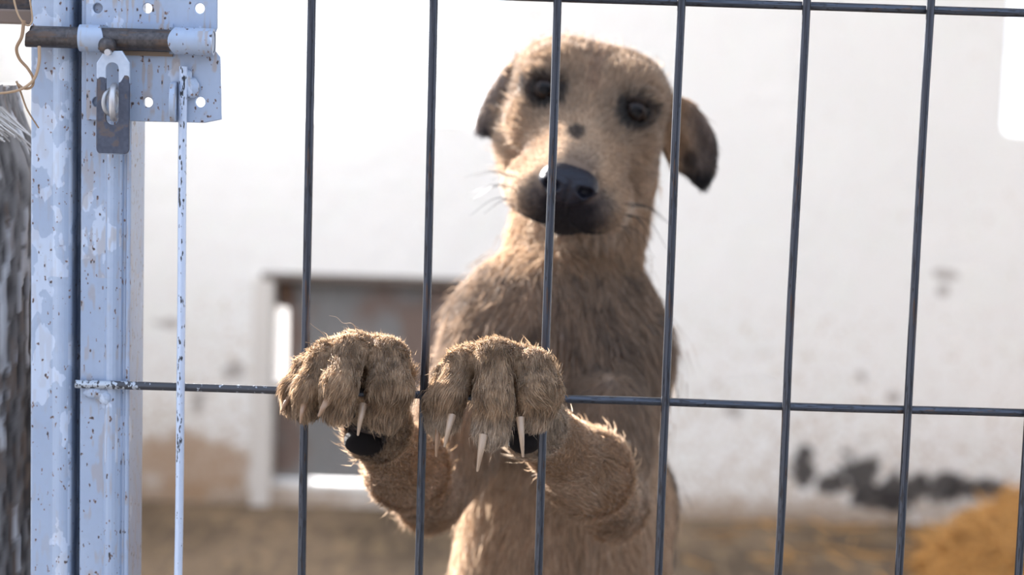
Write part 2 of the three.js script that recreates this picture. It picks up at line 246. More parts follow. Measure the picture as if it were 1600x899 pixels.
  const strapTex = texture(256, 512, (u, v) => { const x = u * 0.04, y = v * 0.08, n = fbm(x * 260, y * 260, 4, 4), f = fbm(x * 900, y * 900, 6, 2); const edge = 0.0288 + 0.006 * (n - 0.5) + 0.0015 * Math.sin(x * 700); let c = mix3([0.045, 0.055, 0.085], [0.075, 0.09, 0.13], f); c = mix3(c, [0.14, 0.10, 0.075], 0.5 * sstep(0.6, 0.7, n)); return y > edge ? mix3([0.50, 0.57, 0.68], [0.42, 0.50, 0.62], f) : c; });
  mesh('hasp_strap', metreUV(sg, 0.1673, -0.8018), std({ map: sized(strapTex, 0.04, 0.08), roughness: 0.38, metalness: 0.25 }), bolt).userData.label = 'dark hasp strap, pale paint on its upper end';
  const rimPts = []; for (let i = 0; i <= 40; i++) { const a = i / 40 * Math.PI * 2; rimPts.push([-0.1614 + 0.0034 * Math.cos(a), 0.8190 + (a > Math.PI ? -0.0012 : 0.0030) + 0.0040 * Math.sin(a) * (a > Math.PI ? 1.0 : 1.2), 0.0096]); }
  const ring = new THREE.TorusGeometry(0.0068, 0.0011, 10, 36); ring.scale(1, 1, 1.2); ring.rotateY(Math.PI / 2 + 0.06); ring.translate(-0.1612, 0.8222, 0.0060);
  mesh('staple', ring, wornMetal, gate);
  const plug = new THREE.TorusGeometry(0.0050, 0.0009, 8, 30); plug.rotateY(Math.PI / 2 - 0.5); plug.translate(-0.1622, 0.8222, 0.0062); mesh('staple', plug, std({ color: rgb(0.45, 0.46, 0.48), roughness: 0.45, metalness: 0.5 }), gate);
  // lug: a half disc with a hole, standing out from the plate
  const lg = new THREE.Shape(); lg.moveTo(-0.002, 0.0078); lg.lineTo(0.007, 0.0076); lg.absarc(0.0078, 0, 0.0076, Math.PI / 2, -Math.PI / 2, true); lg.lineTo(-0.002, -0.0078); lg.closePath(); const lh = new THREE.Path(); lh.absellipse(0.0075, 0, 0.0034, 0.0044, 0, Math.PI * 2); lg.holes.push(lh);
  const lgg = new THREE.ExtrudeGeometry(lg, { depth: 0.0016, bevelEnabled: true, bevelSize: 0.0003, bevelThickness: 0.0003, bevelSegments: 1, curveSegments: 16 }); lgg.rotateY(-Math.PI / 2 + 0.10); lgg.translate(-0.1376, 0.8229, -0.0008);
  mesh('lug', metreUV(lgg), paintPlate, gate);
  mesh('weld_bead', mergeGeometries([blob(-0.1316, 0.8285, 0.0000, 0.0034, 0.0042, 0.0022, 13), blob(-0.1330, 0.8330, 0.0004, 0.0020, 0.0030, 0.0016, 15)]), paintPlate, gate);
}

// ---------------------------------------------------------------- the fixed post beside the gate, the old log, the beam, the vines
{
  const post = thing('metal_gate_post', 'pale blue steel post with peeling paint beside the gate', 'post');
  const arc = (cx, cz, r, a0, a1, n = 8) => Array.from({ length: n + 1 }, (_, i) => { const a = (a0 + (a1 - a0) * i / n) * Math.PI / 180; return [cx + r * Math.cos(a), cz + r * Math.sin(a)]; });
  const prof = [[-0.1974, -0.05], ...arc(-0.1962, -0.0060, 0.0012, 180, 100, 3), [-0.1880, -0.0040], ...arc(-0.1840, -0.0058, 0.0036, 118, 0), [-0.1804, -0.016], [-0.1796, -0.018], [-0.1796, -0.05]];
  mesh('shaft', column(prof, 0, 2.3), paintPost, post);
  mesh('stop_strip', column([[-0.1790, -0.050], [-0.1790, -0.036], [-0.1735, -0.036], [-0.1735, -0.050]], 0, 2.3), paintPost, post);
  const log = thing('weathered_log_post', 'old grey log with flaking whitewash beside the blue post', 'post');
  const g = new THREE.CylinderGeometry(0.046, 0.050, 0.825, 150, 420), p = g.attributes.position, col = new Float32Array(p.count * 3);
  for (let i = 0; i < p.count; i++) {
    const x = p.getX(i), y = p.getY(i), z = p.getZ(i), a = Math.atan2(z, x), cx = Math.cos(a), cz = Math.sin(a), r = Math.hypot(x, z), on = r > 1e-4 ? 1 : 0;
    const ridge = fbm(cx * 9, y * 16, cz * 9, 4), fine = fbm(cx * 38, y * 120, cz * 38, 3), flake = fbm(cx * 14 + 4, y * 40, cz * 14, 4), lime = flake > 0.575;
    const k = r + 0.005 * (ridge - 0.5) + 0.0026 * (fine - 0.5) + (lime ? 0.0012 : 0), shrink = 1 - 0.35 * Math.pow(sstep(0.345, 0.4125, y), 2);
    p.setXYZ(i, cx * k * shrink * on, y + 0.006 * (ridge - 0.5), cz * k * shrink * on);
    let c = mix3([0.04, 0.036, 0.036], [0.22, 0.21, 0.205], sstep(0.3, 0.7, fine * 0.6 + ridge * 0.4)); if (lime) c = mix3(c, [0.46, 0.465, 0.48], clamp((flake - 0.575) * 30)); c = mix3(c, [0.16, 0.105, 0.07], 0.5 * sstep(0.55, 0.7, fbm(cx * 20, y * 70, cz * 20 + 9, 3))); col.set(c, i * 3);
  }
  g.setAttribute('color', new THREE.BufferAttribute(col, 3)); g.computeVertexNormals(); g.translate(-0.2520, 0.4125, -0.078);
  mesh('trunk', g, std({ vertexColors: true, roughness: 0.95 }), log);
  const fib = []; for (let i = 0; i < 90; i++) { const x = -0.252 + rnd() * 0.038, y = 0.8165 - (x + 0.252) * 0.28 + rnd() * 0.006, z = -0.058 + rnd() * 0.034, l = 0.008 + rnd() * 0.02, a = -0.5 - rnd() * 0.4; fib.push(tube([[x - l * Math.cos(a) * 0.5, y - l * Math.sin(a) * 0.5, z], [x, y + 0.001, z + 0.002], [x + l * Math.cos(a) * 0.5, y + l * Math.sin(a) * 0.5, z - 0.002]], 0.00035, 4, 4)); }
  const fm = mesh('frayed_fibre', mergeGeometries(fib), std({ color: rgb(0.42, 0.40, 0.38), roughness: 0.9 }), log); fm.userData.kind = 'stuff'; fm.userData.label = 'pale frayed wood fibres on top';
  const beam = thing('rusty_metal_beam', 'dark rusty beam end above the log at the upper corner', 'beam');
  mesh('web', metreUV(new RoundedBoxGeometry(0.16, 0.030, 0.02, 2, 0.002).translate(-0.2785, 0.8672, -0.045)), darkSteel, beam);
  mesh('flange', metreUV(new RoundedBoxGeometry(0.16, 0.006, 0.04, 2, 0.001).translate(-0.2785, 0.8550, -0.035)), std({ color: rgb(0.17, 0.125, 0.10), roughness: 0.8 }), beam);
  const straw1 = std({ color: rgb(0.40, 0.27, 0.165), roughness: 0.7 }), straw2 = std({ color: rgb(0.30, 0.19, 0.11), roughness: 0.7 });
  const vine = (label, pts, r, m) => { const v = mesh('dry_vine', tube(pts.map((q) => q.map((c) => c / 1000)), r, 60, 7, 0.35), m); v.userData = { label, category: 'vine', group: 'dry vines caught on the bolt' }; };
  vine('dry tan vine hanging down beside the rusty beam to the bolt end', [[-201.5, 872, 8], [-200.5, 861, 9], [-197.5, 854, 11], [-194.8, 851.5, 10.5], [-193.5, 853, 9], [-194.5, 862, 8], [-195.5, 873, 7]], 0.00045, straw1);
  vine('dark twisted vine looping below the end of the bolt', [[-196.2, 853.5, 11], [-196.8, 847, 12], [-198.8, 842.5, 12], [-198.0, 838.5, 11], [-194.5, 834.5, 11], [-192.4, 830.5, 11], [-192.8, 827.5, 12], [-195.5, 826.6, 12], [-198.6, 828.5, 12]], 0.00075, straw2);
  vine('long tan vine curving from the bolt down to the frame edge', [[-190.6, 843.5, 9], [-190.2, 837, 11], [-191.8, 830.5, 12.5], [-196.0, 826.8, 13], [-202.0, 825.0, 13], [-212.0, 824.2, 13]], 0.00068, straw1);
  vine('thin brown vine slanting down onto the log top', [[-199.2, 829.5, 11], [-197.5, 825, 10.5], [-195.2, 818.5, 10], [-191.0, 811.0, 8]], 0.00045, straw2);
}

// ---------------------------------------------------------------- straw in the corner
{
  const pile = thing('straw_pile', 'heap of golden straw against the back wall', 'straw');
  const cx = 1.10, cz = -2.36, hgt = (x, z) => { const d = Math.hypot((x - cx) / 0.42, (z - cz) / 0.36); return 0.155 * Math.pow(Math.max(0, 1 - d * d), 0.8) * (0.75 + 0.5 * fbm(x * 9, z * 9, 2, 3)); };
  const g = new THREE.PlaneGeometry(0.86, 0.74, 80, 70); g.rotateX(-Math.PI / 2); const p = g.attributes.position; for (let i = 0; i < p.count; i++) { const x = p.getX(i) + cx, z = p.getZ(i) + cz; p.setXYZ(i, x, hgt(x, z) - 0.004, z); } g.computeVertexNormals();
  mesh('heap', g, std({ color: rgb(0.40, 0.20, 0.06), roughness: 0.95 }), pile);
  const n = 5200, im = new THREE.InstancedMesh(new THREE.BoxGeometry(1, 0.0022, 0.0032), std({ color: 0xffffff, roughness: 0.7 }), n), o = new THREE.Object3D(), c = new THREE.Color();
  for (let i = 0; i < n; i++) { const far = i < 150, a = rnd() * Math.PI * 2, r = far ? 1 + rnd() * 0.9 : Math.sqrt(rnd()) * 0.98, x = cx + Math.cos(a) * r * 0.42, z = Math.max(WALLZ + 0.04, cz + Math.sin(a) * r * 0.36); o.position.set(x, far ? 0.002 : hgt(x, z) + 0.004 * rnd(), z); o.rotation.set((rnd() - 0.5) * 0.3, rnd() * Math.PI, far ? 0 : (rnd() - 0.5) * 1.0); o.scale.set(0.03 + rnd() * 0.08, 1, 1); o.updateMatrix(); im.setMatrixAt(i, o.matrix); const k = 0.55 + 0.6 * rnd(); im.setColorAt(i, c.setRGB(0.62 * k, 0.33 * k, 0.10 * k)); }
  im.name = 'straw_stalk'; im.userData.kind = 'stuff'; im.castShadow = im.receiveShadow = true; pile.add(im);
  const shade_lump = new THREE.IcosahedronGeometry(0.022, 3), q = shade_lump.attributes.position; for (let i = 0; i < q.count; i++) { const k = 0.75 + 0.5 * fbm(q.getX(i) * 60, q.getY(i) * 60, q.getZ(i) * 60, 3); q.setXYZ(i, q.getX(i) * k, q.getY(i) * k * 0.8, q.getZ(i) * k); } shade_lump.computeVertexNormals(); shade_lump.translate(0.885, 0.085, -2.16);
  const cm = mesh('straw_hole_shade', shade_lump, std({ color: rgb(0.05, 0.028, 0.018), roughness: 0.95 })); cm.userData = { label: 'dark lump added for the shaded hole in the straw heap', category: 'shade_lump' };  // dark lump put in for the shade of a hole in the straw
}

// ---------------------------------------------------------------- the dog (millimetres while it is shaped)
const dog = thing('dog', 'tan dog with dark muzzle standing up, paws hooked over the wire', 'dog');
{
  const V = (a) => new THREE.Vector3(...a);
  // --- shapes: round cones and ellipsoids, each with the way its coat lies
  const cone = (a, b, ra, rb, flow) => { const ba = [b[0] - a[0], b[1] - a[1], b[2] - a[2]], bb = ba[0] ** 2 + ba[1] ** 2 + ba[2] ** 2, l = Math.sqrt(bb); return { a, ba, bb, ra, dr: rb - ra, flow: flow ?? ba.map((x) => x / l), d(x, y, z) { const px = x - a[0], py = y - a[1], pz = z - a[2]; let h = (px * ba[0] + py * ba[1] + pz * ba[2]) / bb; h = h < 0 ? 0 : h > 1 ? 1 : h; return Math.hypot(px - ba[0] * h, py - ba[1] * h, pz - ba[2] * h) - ra - this.dr * h; } }; };
  const ball = (c, r, flow) => ({ flow, d(x, y, z) { x -= c[0]; y -= c[1]; z -= c[2]; const k0 = Math.hypot(x / r[0], y / r[1], z / r[2]), k1 = Math.hypot(x / r[0] ** 2, y / r[1] ** 2, z / r[2] ** 2); return k1 < 1e-9 ? -Math.min(...r) : k0 * (k0 - 1) / k1; } });
  const smin = (a, b, k) => { const h = Math.max(k - Math.abs(a - b), 0) / k; return Math.min(a, b) - h * h * k * 0.25; };
  const smax = (a, b, k) => -smin(-a, -b, k);
  // --- head, in axes of its own: across, up, towards the nose; the origin lies between the eyes
  const HO = [36.9, 823.2, -215], ht = 11.6 * Math.PI / 180, hc = Math.cos(ht), hs = Math.sin(ht);
  const toHead = (x, y, z) => { x -= HO[0]; y -= HO[1]; return [x * hc - y * hs, x * hs + y * hc, z - HO[2]]; };
  const fromHead = (a, b, c) => [HO[0] + a * hc + b * hs, HO[1] - a * hs + b * hc, HO[2] + c];
  const two = (f) => [f(-1), f(1)];
  const headShapes = [
    ball([1, 1, -48], [39.5, 27.5, 44]), ...two((s) => ball([s * 18 + 1, 7, -44], [21, 19.5, 32])), ...two((s) => ball([s * 18, 9, -15], [17, 14, 16])),
    ...two((s) => ball([s * 25, -24, -38], [18, 27, 28])), cone([0, -18, -14], [0, -43, 30], 29, 22), cone([0, -2, -8], [0, -33, 42], 17, 12.5), ...two((s) => ball([s * 25, -16, -10], [13, 15, 14])),
  ];
  const lipShapes = [...two((s) => ball([s * 13.5, -49.5, 31], [15, 13.5, 19])), ...two((s) => ball([s * 20, -48, 14], [12, 14, 20]))];
  const jaw = cone([0, -44, -10], [0, -58, 28], 18, 9);
  const eyes = two((s) => [s * 24, 0, -4.2]);
  // ears: flaps with an outline in x and y, a thickness and a curl in z
  const poly = (pts) => (x, y) => { let d = 1e9, inside = false; for (let i = 0, j = pts.length - 1; i < pts.length; j = i++) { const [ax, ay] = pts[j], [bx_, by_] = pts[i], ex = bx_ - ax, ey = by_ - ay, wx = x - ax, wy = y - ay, t = clamp((wx * ex + wy * ey) / (ex * ex + ey * ey)); d = Math.min(d, Math.hypot(wx - ex * t, wy - ey * t)); if ((ay > y) !== (by_ > y) && x < (bx_ - ax) * (y - ay) / (by_ - ay) + ax) inside = !inside; } return inside ? -d : d; };
  const flap = (pts, zc, t, r) => { const d2 = poly(pts); return (x, y, z) => { const a = d2(x, y) + r, b = Math.abs(z - zc(x, y)) - t + r * 0.6; return Math.min(Math.max(a, b), 0) + Math.hypot(Math.max(a, 0), Math.max(b, 0)) - r * 0.6; }; };
  const earL = flap([[8, 846], [-1, 844.5], [-9, 838], [-16.5, 826], [-22, 813], [-23.5, 804], [-21, 801], [-14, 801], [-9, 803.5], [-4, 812], [6, 822]], (x, y) => -262 + 10 * sstep(840, 806, y) - 0.02 * (x + 8) ** 2, 3.2, 4);
  const earR = flap([[80, 828], [88, 827], [95.5, 822.5], [102, 815], [107, 806], [109, 797], [108, 787], [104, 777.5], [100.5, 775.5], [96, 777.5], [90, 783], [82, 787], [76, 800]], (x, y) => -268 + 0.032 * (x - 92) ** 2 + 8 * sstep(800, 778, y), 3.4, 4);
  const earRfold = [cone([90, 806, -266], [97, 789, -262], 5.5, 4.2)];
  // --- trunk, neck, limbs
  const down = [0, -1, 0];
  const trunk = [
    cone([40, 782, -285], [31, 728, -254], 35, 35, [-0.1, -1, 0.15]), ball([25, 688, -246], [51, 48, 46], down), cone([26, 680, -248], [30, 560, -258], 50, 50, down), cone([46, 590, -302], [38, 400, -320], 50, 48, down),
    cone([30, 560, -262], [32, 390, -285], 50, 44, down), ball([25, 706, -218], [26, 34, 26], down),
    ...two((s) => cone([32 + s * 26, 400, -300], [32 + s * 44, 262, -250], 44, 27, down)), ...two((s) => cone([32 + s * 44, 262, -250], [32 + s * 44, 130, -335], 25, 13, down)), ...two((s) => cone([32 + s * 44, 130, -335], [32 + s * 44, 26, -318], 13, 13, down)), ...two((s) => cone([32 + s * 44, 20, -325], [32 + s * 46, 14, -270], 16, 13, [0, 0, 1])),
    cone([32, 385, -345], [48, 250, -430], 17, 9, down), cone([48, 250, -430], [70, 150, -440], 9, 6, down),
  ];
  const arms = [
    cone([-4, 698, -240], [-36, 632, -160], 28, 15), cone([-38, 627, -152], [-46, 655, -95], 13, 15.5), cone([-46, 655, -95], [-55.5, 684, -36], 15.5, 11.5), ball([-26, 658, -172], [19, 32, 20], down),
    cone([50, 694, -246], [54, 630, -164], 27, 15), cone([54, 624, -152], [38, 655, -95], 13, 16.5), cone([38, 655, -95], [11.4, 688, -36], 16.5, 11.5), ball([50, 655, -182], [19, 30, 19], down),
  ];
  // --- paws: heel of the paw, then four toes bent over the wire
  const chain = (pts, rs) => pts.slice(1).map((p, i) => cone(pts[i], p, rs[i], rs[i + 1]));
  const pawData = [
    { wrist: [-55.5, 684, -35], heel: [-58, 708, -17], toes: [
      { p: [[-70, 712, -13], [-82.0, 717.5, 9], [-86.8, 710.5, 16], [-88.0, 705, 16.5]], r: [6.5, 5.4, 5.0, 3.8] },
      { p: [[-65, 713.5, -13], [-74.8, 722.6, 15], [-80.0, 712.5, 25.5], [-81.0, 705, 24]], r: [7, 6.1, 5.7, 4.8] },
      { p: [[-60, 714, -13], [-63.6, 726.2, 17], [-66.8, 715.5, 32.5], [-67.8, 706.6, 31]], r: [7.5, 6.6, 6.5, 5.9] },
      { p: [[-51, 713.5, -13], [-48.6, 723.8, 13], [-46.6, 713.5, 24.5], [-48.0, 704, 23]], r: [8, 7.6, 8.4, 7.0] }] },
    { wrist: [11.4, 688, -35], heel: [2, 709, -17], toes: [
      { p: [[-15, 711, -13], [-25.4, 715.5, 9], [-29.0, 706.5, 15], [-29.4, 698, 13.5]], r: [6.5, 5.4, 5.2, 4.2] },
      { p: [[-11, 713.5, -13], [-19.6, 722, 14], [-24.0, 711.5, 23.5], [-25.0, 702, 22]], r: [7, 6.1, 5.7, 4.8] },
      { p: [[-4, 714.5, -13], [-6.0, 725.6, 17], [-5.6, 711, 28.5], [-6.4, 699, 26.5]], r: [8, 7.2, 7.1, 6.8] },
      { p: [[5, 713.5, -13], [10.0, 720.8, 13], [13.2, 713.5, 22], [11.8, 705.5, 21]], r: [8.2, 7.9, 8.3, 7.0] }] },
  ];
  for (const [d, mx] of [[pawData[0], -65], [pawData[1], -8]]) for (const t of d.toes) t.p = t.p.map(([x, y, z]) => [mx + (x - mx) * 0.95, y - 0.9, z]);
  const paws = pawData.map((d) => ({ heel: [cone(d.wrist, d.heel, 12.2, 13.5), ball([d.heel[0], d.heel[1] + 4, d.heel[2] + 3], [17, 9, 9])], toes: d.toes.map((t) => chain(t.p, t.r)), ridge: chain(d.toes.map((t) => [t.p[1][0], t.p[1][1] - 0.3, t.p[1][2] - 7.5]), [5.0, 6.0, 6.8, 7.4]), at: d.heel }));
  // --- the whole body as one field
  const inBox = (x, y, z, c, r) => Math.max(Math.abs(x - c[0]), Math.abs(y - c[1]), Math.abs(z - c[2])) - r;
  const fold = (list, k, x, y, z) => { let d = 1e9; for (const s of list) d = smin(d, s.d(x, y, z), k); return d; };
  const lidShape = ball([0, 7.4, 2.2], [11, 4.6, 7.2]), lidUnder = ball([0, -8.6, 1.6], [10, 3.2, 6.6]), lid = (a, b, c) => Math.min(lidShape.d(a, b, c), lidUnder.d(a, b, c));
  function headField(x, y, z) {
    const [a, b, c] = toHead(x, y, z);
    let d = fold(headShapes, 9, a, b, c); d = smin(d, smin(fold(lipShapes, 5, a, b, c), jaw.d(a, b, c), 2.0), 6);
    for (const e of eyes) d = smax(d, 9.4 - Math.hypot(a - e[0], b - e[1], c - e[2] - 0.5), 2.0);
    // lids: a soft rim over each eye
    for (const e of eyes) { const r = Math.hypot(a - e[0], (b - e[1]) * 1.22, c - e[2]); const rim = Math.hypot(r - 9.7, (c - e[2] - 4.2) * 0.9) - 1.5; d = smin(d, rim, 2.0); d = smin(d, lid(a - e[0], b - e[1], c - e[2]), 2.2); }
    return d;
  }
  function pawField(p, x, y, z) {
    let toes = 1e9; for (const t of p.toes) toes = smin(toes, fold(t, 2.5, x, y, z), 0.5);
    return smin(smin(fold(p.heel, 6, x, y, z), fold(p.ridge, 3, x, y, z), 6), toes, 1.2);
  }
  function field(x, y, z) {
    let d = fold(trunk, 22, x, y, z);
    if (inBox(x, y, z, [10, 660, -130], 150) < 0) d = smin(d, fold(arms, 13, x, y, z), 20);
    if (inBox(x, y, z, [40, 810, -225], 115) < 0) { let h = headField(x, y, z); h = smin(h, Math.min(earL(x, y, z), smin(earR(x, y, z), fold(earRfold, 2, x, y, z), 4)), 5); d = smin(d, h, 16); }
    for (const p of paws) if (inBox(x, y, z, [p.at[0], p.at[1], p.at[2] + 10], 60) < 0) d = smin(d, pawField(p, x, y, z), 6);
    return d;
  }
  const grad = (x, y, z, e = 0.4) => { const g = [field(x + e, y, z) - field(x - e, y, z), field(x, y + e, z) - field(x, y - e, z), field(x, y, z + e) - field(x, y, z - e)], l = Math.hypot(...g) || 1; return [g[0] / l, g[1] / l, g[2] / l, l / (2 * e)]; };
  // --- surface nets on blocks that the surface can cross
  const H = 2.0, B = 8, LO = [-120, -4, -470], NB = [Math.ceil(250 / (H * B)), Math.ceil(885 / (H * B)), Math.ceil(530 / (H * B))];
  const pos = [], cellOf = new Map(), key = (i, j, k) => (i * 4096 + j) * 4096 + k, quads = [];
  const N1 = B + 1, val = new Float32Array((N1) ** 3);
  for (let bi = 0; bi < NB[0]; bi++) for (let bj = 0; bj < NB[1]; bj++) for (let bk = 0; bk < NB[2]; bk++) {
    const ox = LO[0] + bi * B * H, oy = LO[1] + bj * B * H, oz = LO[2] + bk * B * H, half = B * H / 2;
    if (Math.abs(field(ox + half, oy + half, oz + half)) > half * 1.75 + 10) continue;
    for (let i = 0; i < N1; i++) for (let j = 0; j < N1; j++) for (let k = 0; k < N1; k++) val[(i * N1 + j) * N1 + k] = field(ox + i * H, oy + j * H, oz + k * H);
    const at = (i, j, k) => val[(i * N1 + j) * N1 + k];
    for (let i = 0; i < B; i++) for (let j = 0; j < B; j++) for (let k = 0; k < B; k++) {
      let n = 0, sx = 0, sy = 0, sz = 0, m = 0;
      for (let c = 0; c < 8; c++) if (at(i + (c & 1), j + ((c >> 1) & 1), k + (c >> 2)) < 0) m |= 1 << c;
      if (m === 0 || m === 255) continue;
      for (let e = 0; e < 12; e++) {
        const ax = e >> 2, o = e & 3, p0 = [0, 0, 0]; p0[(ax + 1) % 3] = o & 1; p0[(ax + 2) % 3] = o >> 1; const p1 = [...p0]; p1[ax] = 1;
        const v0 = at(i + p0[0], j + p0[1], k + p0[2]), v1 = at(i + p1[0], j + p1[1], k + p1[2]); if ((v0 < 0) === (v1 < 0)) continue;
        const t = v0 / (v0 - v1); sx += lerp(p0[0], p1[0], t); sy += lerp(p0[1], p1[1], t); sz += lerp(p0[2], p1[2], t); n++;
      }
      const I = bi * B + i, J = bj * B + j, K = bk * B + k; cellOf.set(key(I, J, K), pos.length / 3); pos.push(ox + (i + sx / n) * H, oy + (j + sy / n) * H, oz + (k + sz / n) * H);
      const v = at(i, j, k) < 0; if ((at(i + 1, j, k) < 0) !== v) quads.push([0, I, J, K, v]); if ((at(i, j + 1, k) < 0) !== v) quads.push([1, I, J, K, v]); if ((at(i, j, k + 1) < 0) !== v) quads.push([2, I, J, K, v]);
    }
  }
  const nv = pos.length / 3, nrm = new Float32Array(nv * 3), index = [];
  for (let i = 0; i < nv; i++) {
    for (let s = 0; s < 2; s++) { const x = pos[i * 3], y = pos[i * 3 + 1], z = pos[i * 3 + 2], g = grad(x, y, z), q = clamp(field(x, y, z) / Math.max(g[3], 0.5), -0.8, 0.8); pos[i * 3] -= g[0] * q; pos[i * 3 + 1] -= g[1] * q; pos[i * 3 + 2] -= g[2] * q; if (s) { nrm[i * 3] = g[0]; nrm[i * 3 + 1] = g[1]; nrm[i * 3 + 2] = g[2]; } }
  }
  for (const [ax, I, J, K, v] of quads) {
    const o = [[[0, 0, 0], [0, -1, 0], [0, -1, -1], [0, 0, -1]], [[0, 0, 0], [0, 0, -1], [-1, 0, -1], [-1, 0, 0]], [[0, 0, 0], [-1, 0, 0], [-1, -1, 0], [0, -1, 0]]][ax].map(([a, b, c]) => cellOf.get(key(I + a, J + b, K + c)));
    if (o.some((q) => q === undefined)) continue; const [a, b, c, d] = v ? o : [o[0], o[3], o[2], o[1]]; index.push(a, b, c, a, c, d);
  }
  // --- coat colours (what the hair is dyed, patch by patch)
  const TAN = [0.45, 0.310, 0.200], PALE = [0.60, 0.465, 0.345], GREY = [0.30, 0.215, 0.155], DARK = [0.035, 0.028, 0.028], ORANGE = [0.47, 0.27, 0.125], CREAM = [0.74, 0.64, 0.53], MUZZLE = [0.060, 0.052, 0.054];
  function where(x, y, z) {
    const hd = inBox(x, y, z, [40, 810, -225], 115) < 0 ? headField(x, y, z) : 1e9, el = earL(x, y, z), er = Math.min(earR(x, y, z), fold(earRfold, 2, x, y, z));
    let pw = 1e9; for (const p of paws) pw = Math.min(pw, pawField(p, x, y, z)); const ar = fold(arms, 8, x, y, z), tr = fold(trunk, 10, x, y, z), m = Math.min(hd, el, er, pw, ar, tr);
    return m === pw ? 'paw' : m === el ? 'earL' : m === er ? 'earR' : m === hd ? 'head' : m === ar ? 'arm' : 'trunk';
  }
  function trunkCoat(x, y, z, n, f) {
      let c = mix3(TAN, PALE, 0.4 + 0.5 * (n - 0.5)); const chest = sstep(600, 690, y + 14 * (n - 0.5)) * sstep(760, 735, y); c = mix3(c, GREY, 0.85 * chest); const tuft = fbm(x * 0.16, y * 0.10, z * 0.16 + 7, 3); c = mix3(c, [0.13, 0.095, 0.075], 0.65 * chest * sstep(0.52, 0.66, tuft)); c = mix3(c, PALE, 0.5 * sstep(0.5, 0.75, fbm(x * 0.09, y * 0.03, 3.3, 3)) * sstep(680, 640, y));
      if (y > 735) c = mix3(c, TAN, 0.6); const thr = Math.hypot((x - 33) / 26, (y - 756) / 12); c = mix3(c, CREAM, 0.6 * sstep(1.2, 0.5, thr + 0.4 * (f - 0.5)));
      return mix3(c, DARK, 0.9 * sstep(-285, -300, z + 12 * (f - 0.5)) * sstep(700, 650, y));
    }
  function coat(zone, x, y, z) {
    const n = fbm(x * 0.06, y * 0.06, z * 0.06, 3), f = fbm(x * 0.35, y * 0.35, z * 0.35, 2);
    if (zone === 'paw') {
      let c = mix3([0.235, 0.150, 0.085], [0.52, 0.375, 0.245], sstep(0.3, 0.7, f * 0.7 + n * 0.3)); if (Math.min(Math.hypot(x + 60.5, y - 681.5, z + 23), Math.hypot(x - 7.2, y - 684.5, z + 20)) < 9) return [0.05, 0.038, 0.034]; const tip = sstep(708, 699, y + 5 * (f - 0.5)) * (x > -34 ? 1 : 0.25); return mix3(c, [0.60, 0.52, 0.43], 0.55 * tip);
    }
    if (zone === 'arm') { let c = mix3(TAN, PALE, sstep(0.35, 0.75, n)); c = mix3(c, ORANGE, 0.3 * sstep(0.42, 0.68, fbm(x * 0.045 + 9, y * 0.045, z * 0.045, 3))); return mix3(c, trunkCoat(x, y, z, n, f), sstep(-140, -172, z)); }
    if (zone === 'trunk') return trunkCoat(x, y, z, n, f);
    if (zone === 'earL') { const t = sstep(815, 803, y + 5 * (f - 0.5)); return mix3([0.27, 0.215, 0.18], [0.045, 0.038, 0.045], Math.max(t, 0.4 * sstep(-12, -20, x))); }
    if (zone === 'earR') { let c = mix3([0.21, 0.155, 0.125], [0.42, 0.27, 0.16], sstep(100, 84, x + 8 * (f - 0.5))); const d = Math.max(sstep(793, 782, y + 3 * (f - 0.5)), 0.85 * sstep(102, 107.5, x)); c = mix3(c, [0.018, 0.014, 0.014], d); const hole = Math.hypot((x - 93) / 5, (y - 793) / 6); return mix3(c, [0.03, 0.02, 0.017], 0.8 * sstep(1.1, 0.5, hole)); }
    const [a, b, c0] = toHead(x, y, z); let c = mix3(mix3(TAN, PALE, 0.25 + 0.5 * (n - 0.3)), GREY, 0.15);
    c = mix3(c, [0.36, 0.225, 0.15], 0.55 * sstep(6, 1, Math.abs(a + 1 + 3 * (n - 0.5))) * sstep(0, 8, b) * sstep(34, 20, b)); c = mix3(c, [0.37, 0.26, 0.19], 0.4 * sstep(16, 30, b + 10 * (n - 0.5)));
    c = mix3(c, PALE, 0.6 * sstep(18, 30, Math.abs(a)) * sstep(-18, -32, b) * sstep(22, 0, c0));
    const mz = Math.hypot(a / 26, (b + 53) / 20, (c0 - 44) / 30) + 0.25 * (f - 0.5); c = mix3(c, MUZZLE, 0.92 * sstep(1.15, 0.66, mz));
    const br = sstep(13, 5, Math.abs(a) + 5 * (f - 0.5)) * sstep(-16, -34, b) * sstep(6, 16, c0); c = mix3(c, [0.11, 0.085, 0.075], 0.85 * br);
    c = mix3(c, DARK, 0.9 * sstep(1.1, 0.6, Math.hypot((a + 4.5) / 5, (b + 16) / 4) + 0.5 * (f - 0.5)));
    for (const e of eyes) { const q = Math.hypot((a - e[0] * 0.98) / 13, (b - e[1] + 0.8) / 10.8) + 0.3 * (f - 0.5); c = mix3(c, [0.014, 0.012, 0.014], 0.97 * sstep(1.05, 0.74, q)); c = mix3(c, [0.12, 0.09, 0.07], 0.25 * sstep(1.25, 0.8, Math.hypot((a - e[0] * 0.82) / 17, (b - e[1] + 2) / 15) + 0.3 * (f - 0.5))); }
    c = mix3(c, [0.012, 0.011, 0.016], 0.92 * sstep(18, 11, Math.abs(a) + 5 * (f - 0.5)) * sstep(-45, -50, b) * sstep(26, 34, c0));
    const lipEdge = sstep(-60, -66, b) * sstep(14, 24, c0); c = mix3(c, [0.03, 0.025, 0.028], 0.7 * lipEdge * sstep(24, 16, Math.abs(a)));
    if (b < -64 && c0 < 26) c = mix3(c, CREAM, 0.6 * sstep(-62, -70, b)); if (c0 > 12) c = mix3(c, CREAM, 0.75 * sstep(26.5, 30, Math.abs(a)) * sstep(-40, -46, b));
    return c;
  }
  const col = new Float32Array(nv * 3), zones = new Array(nv);
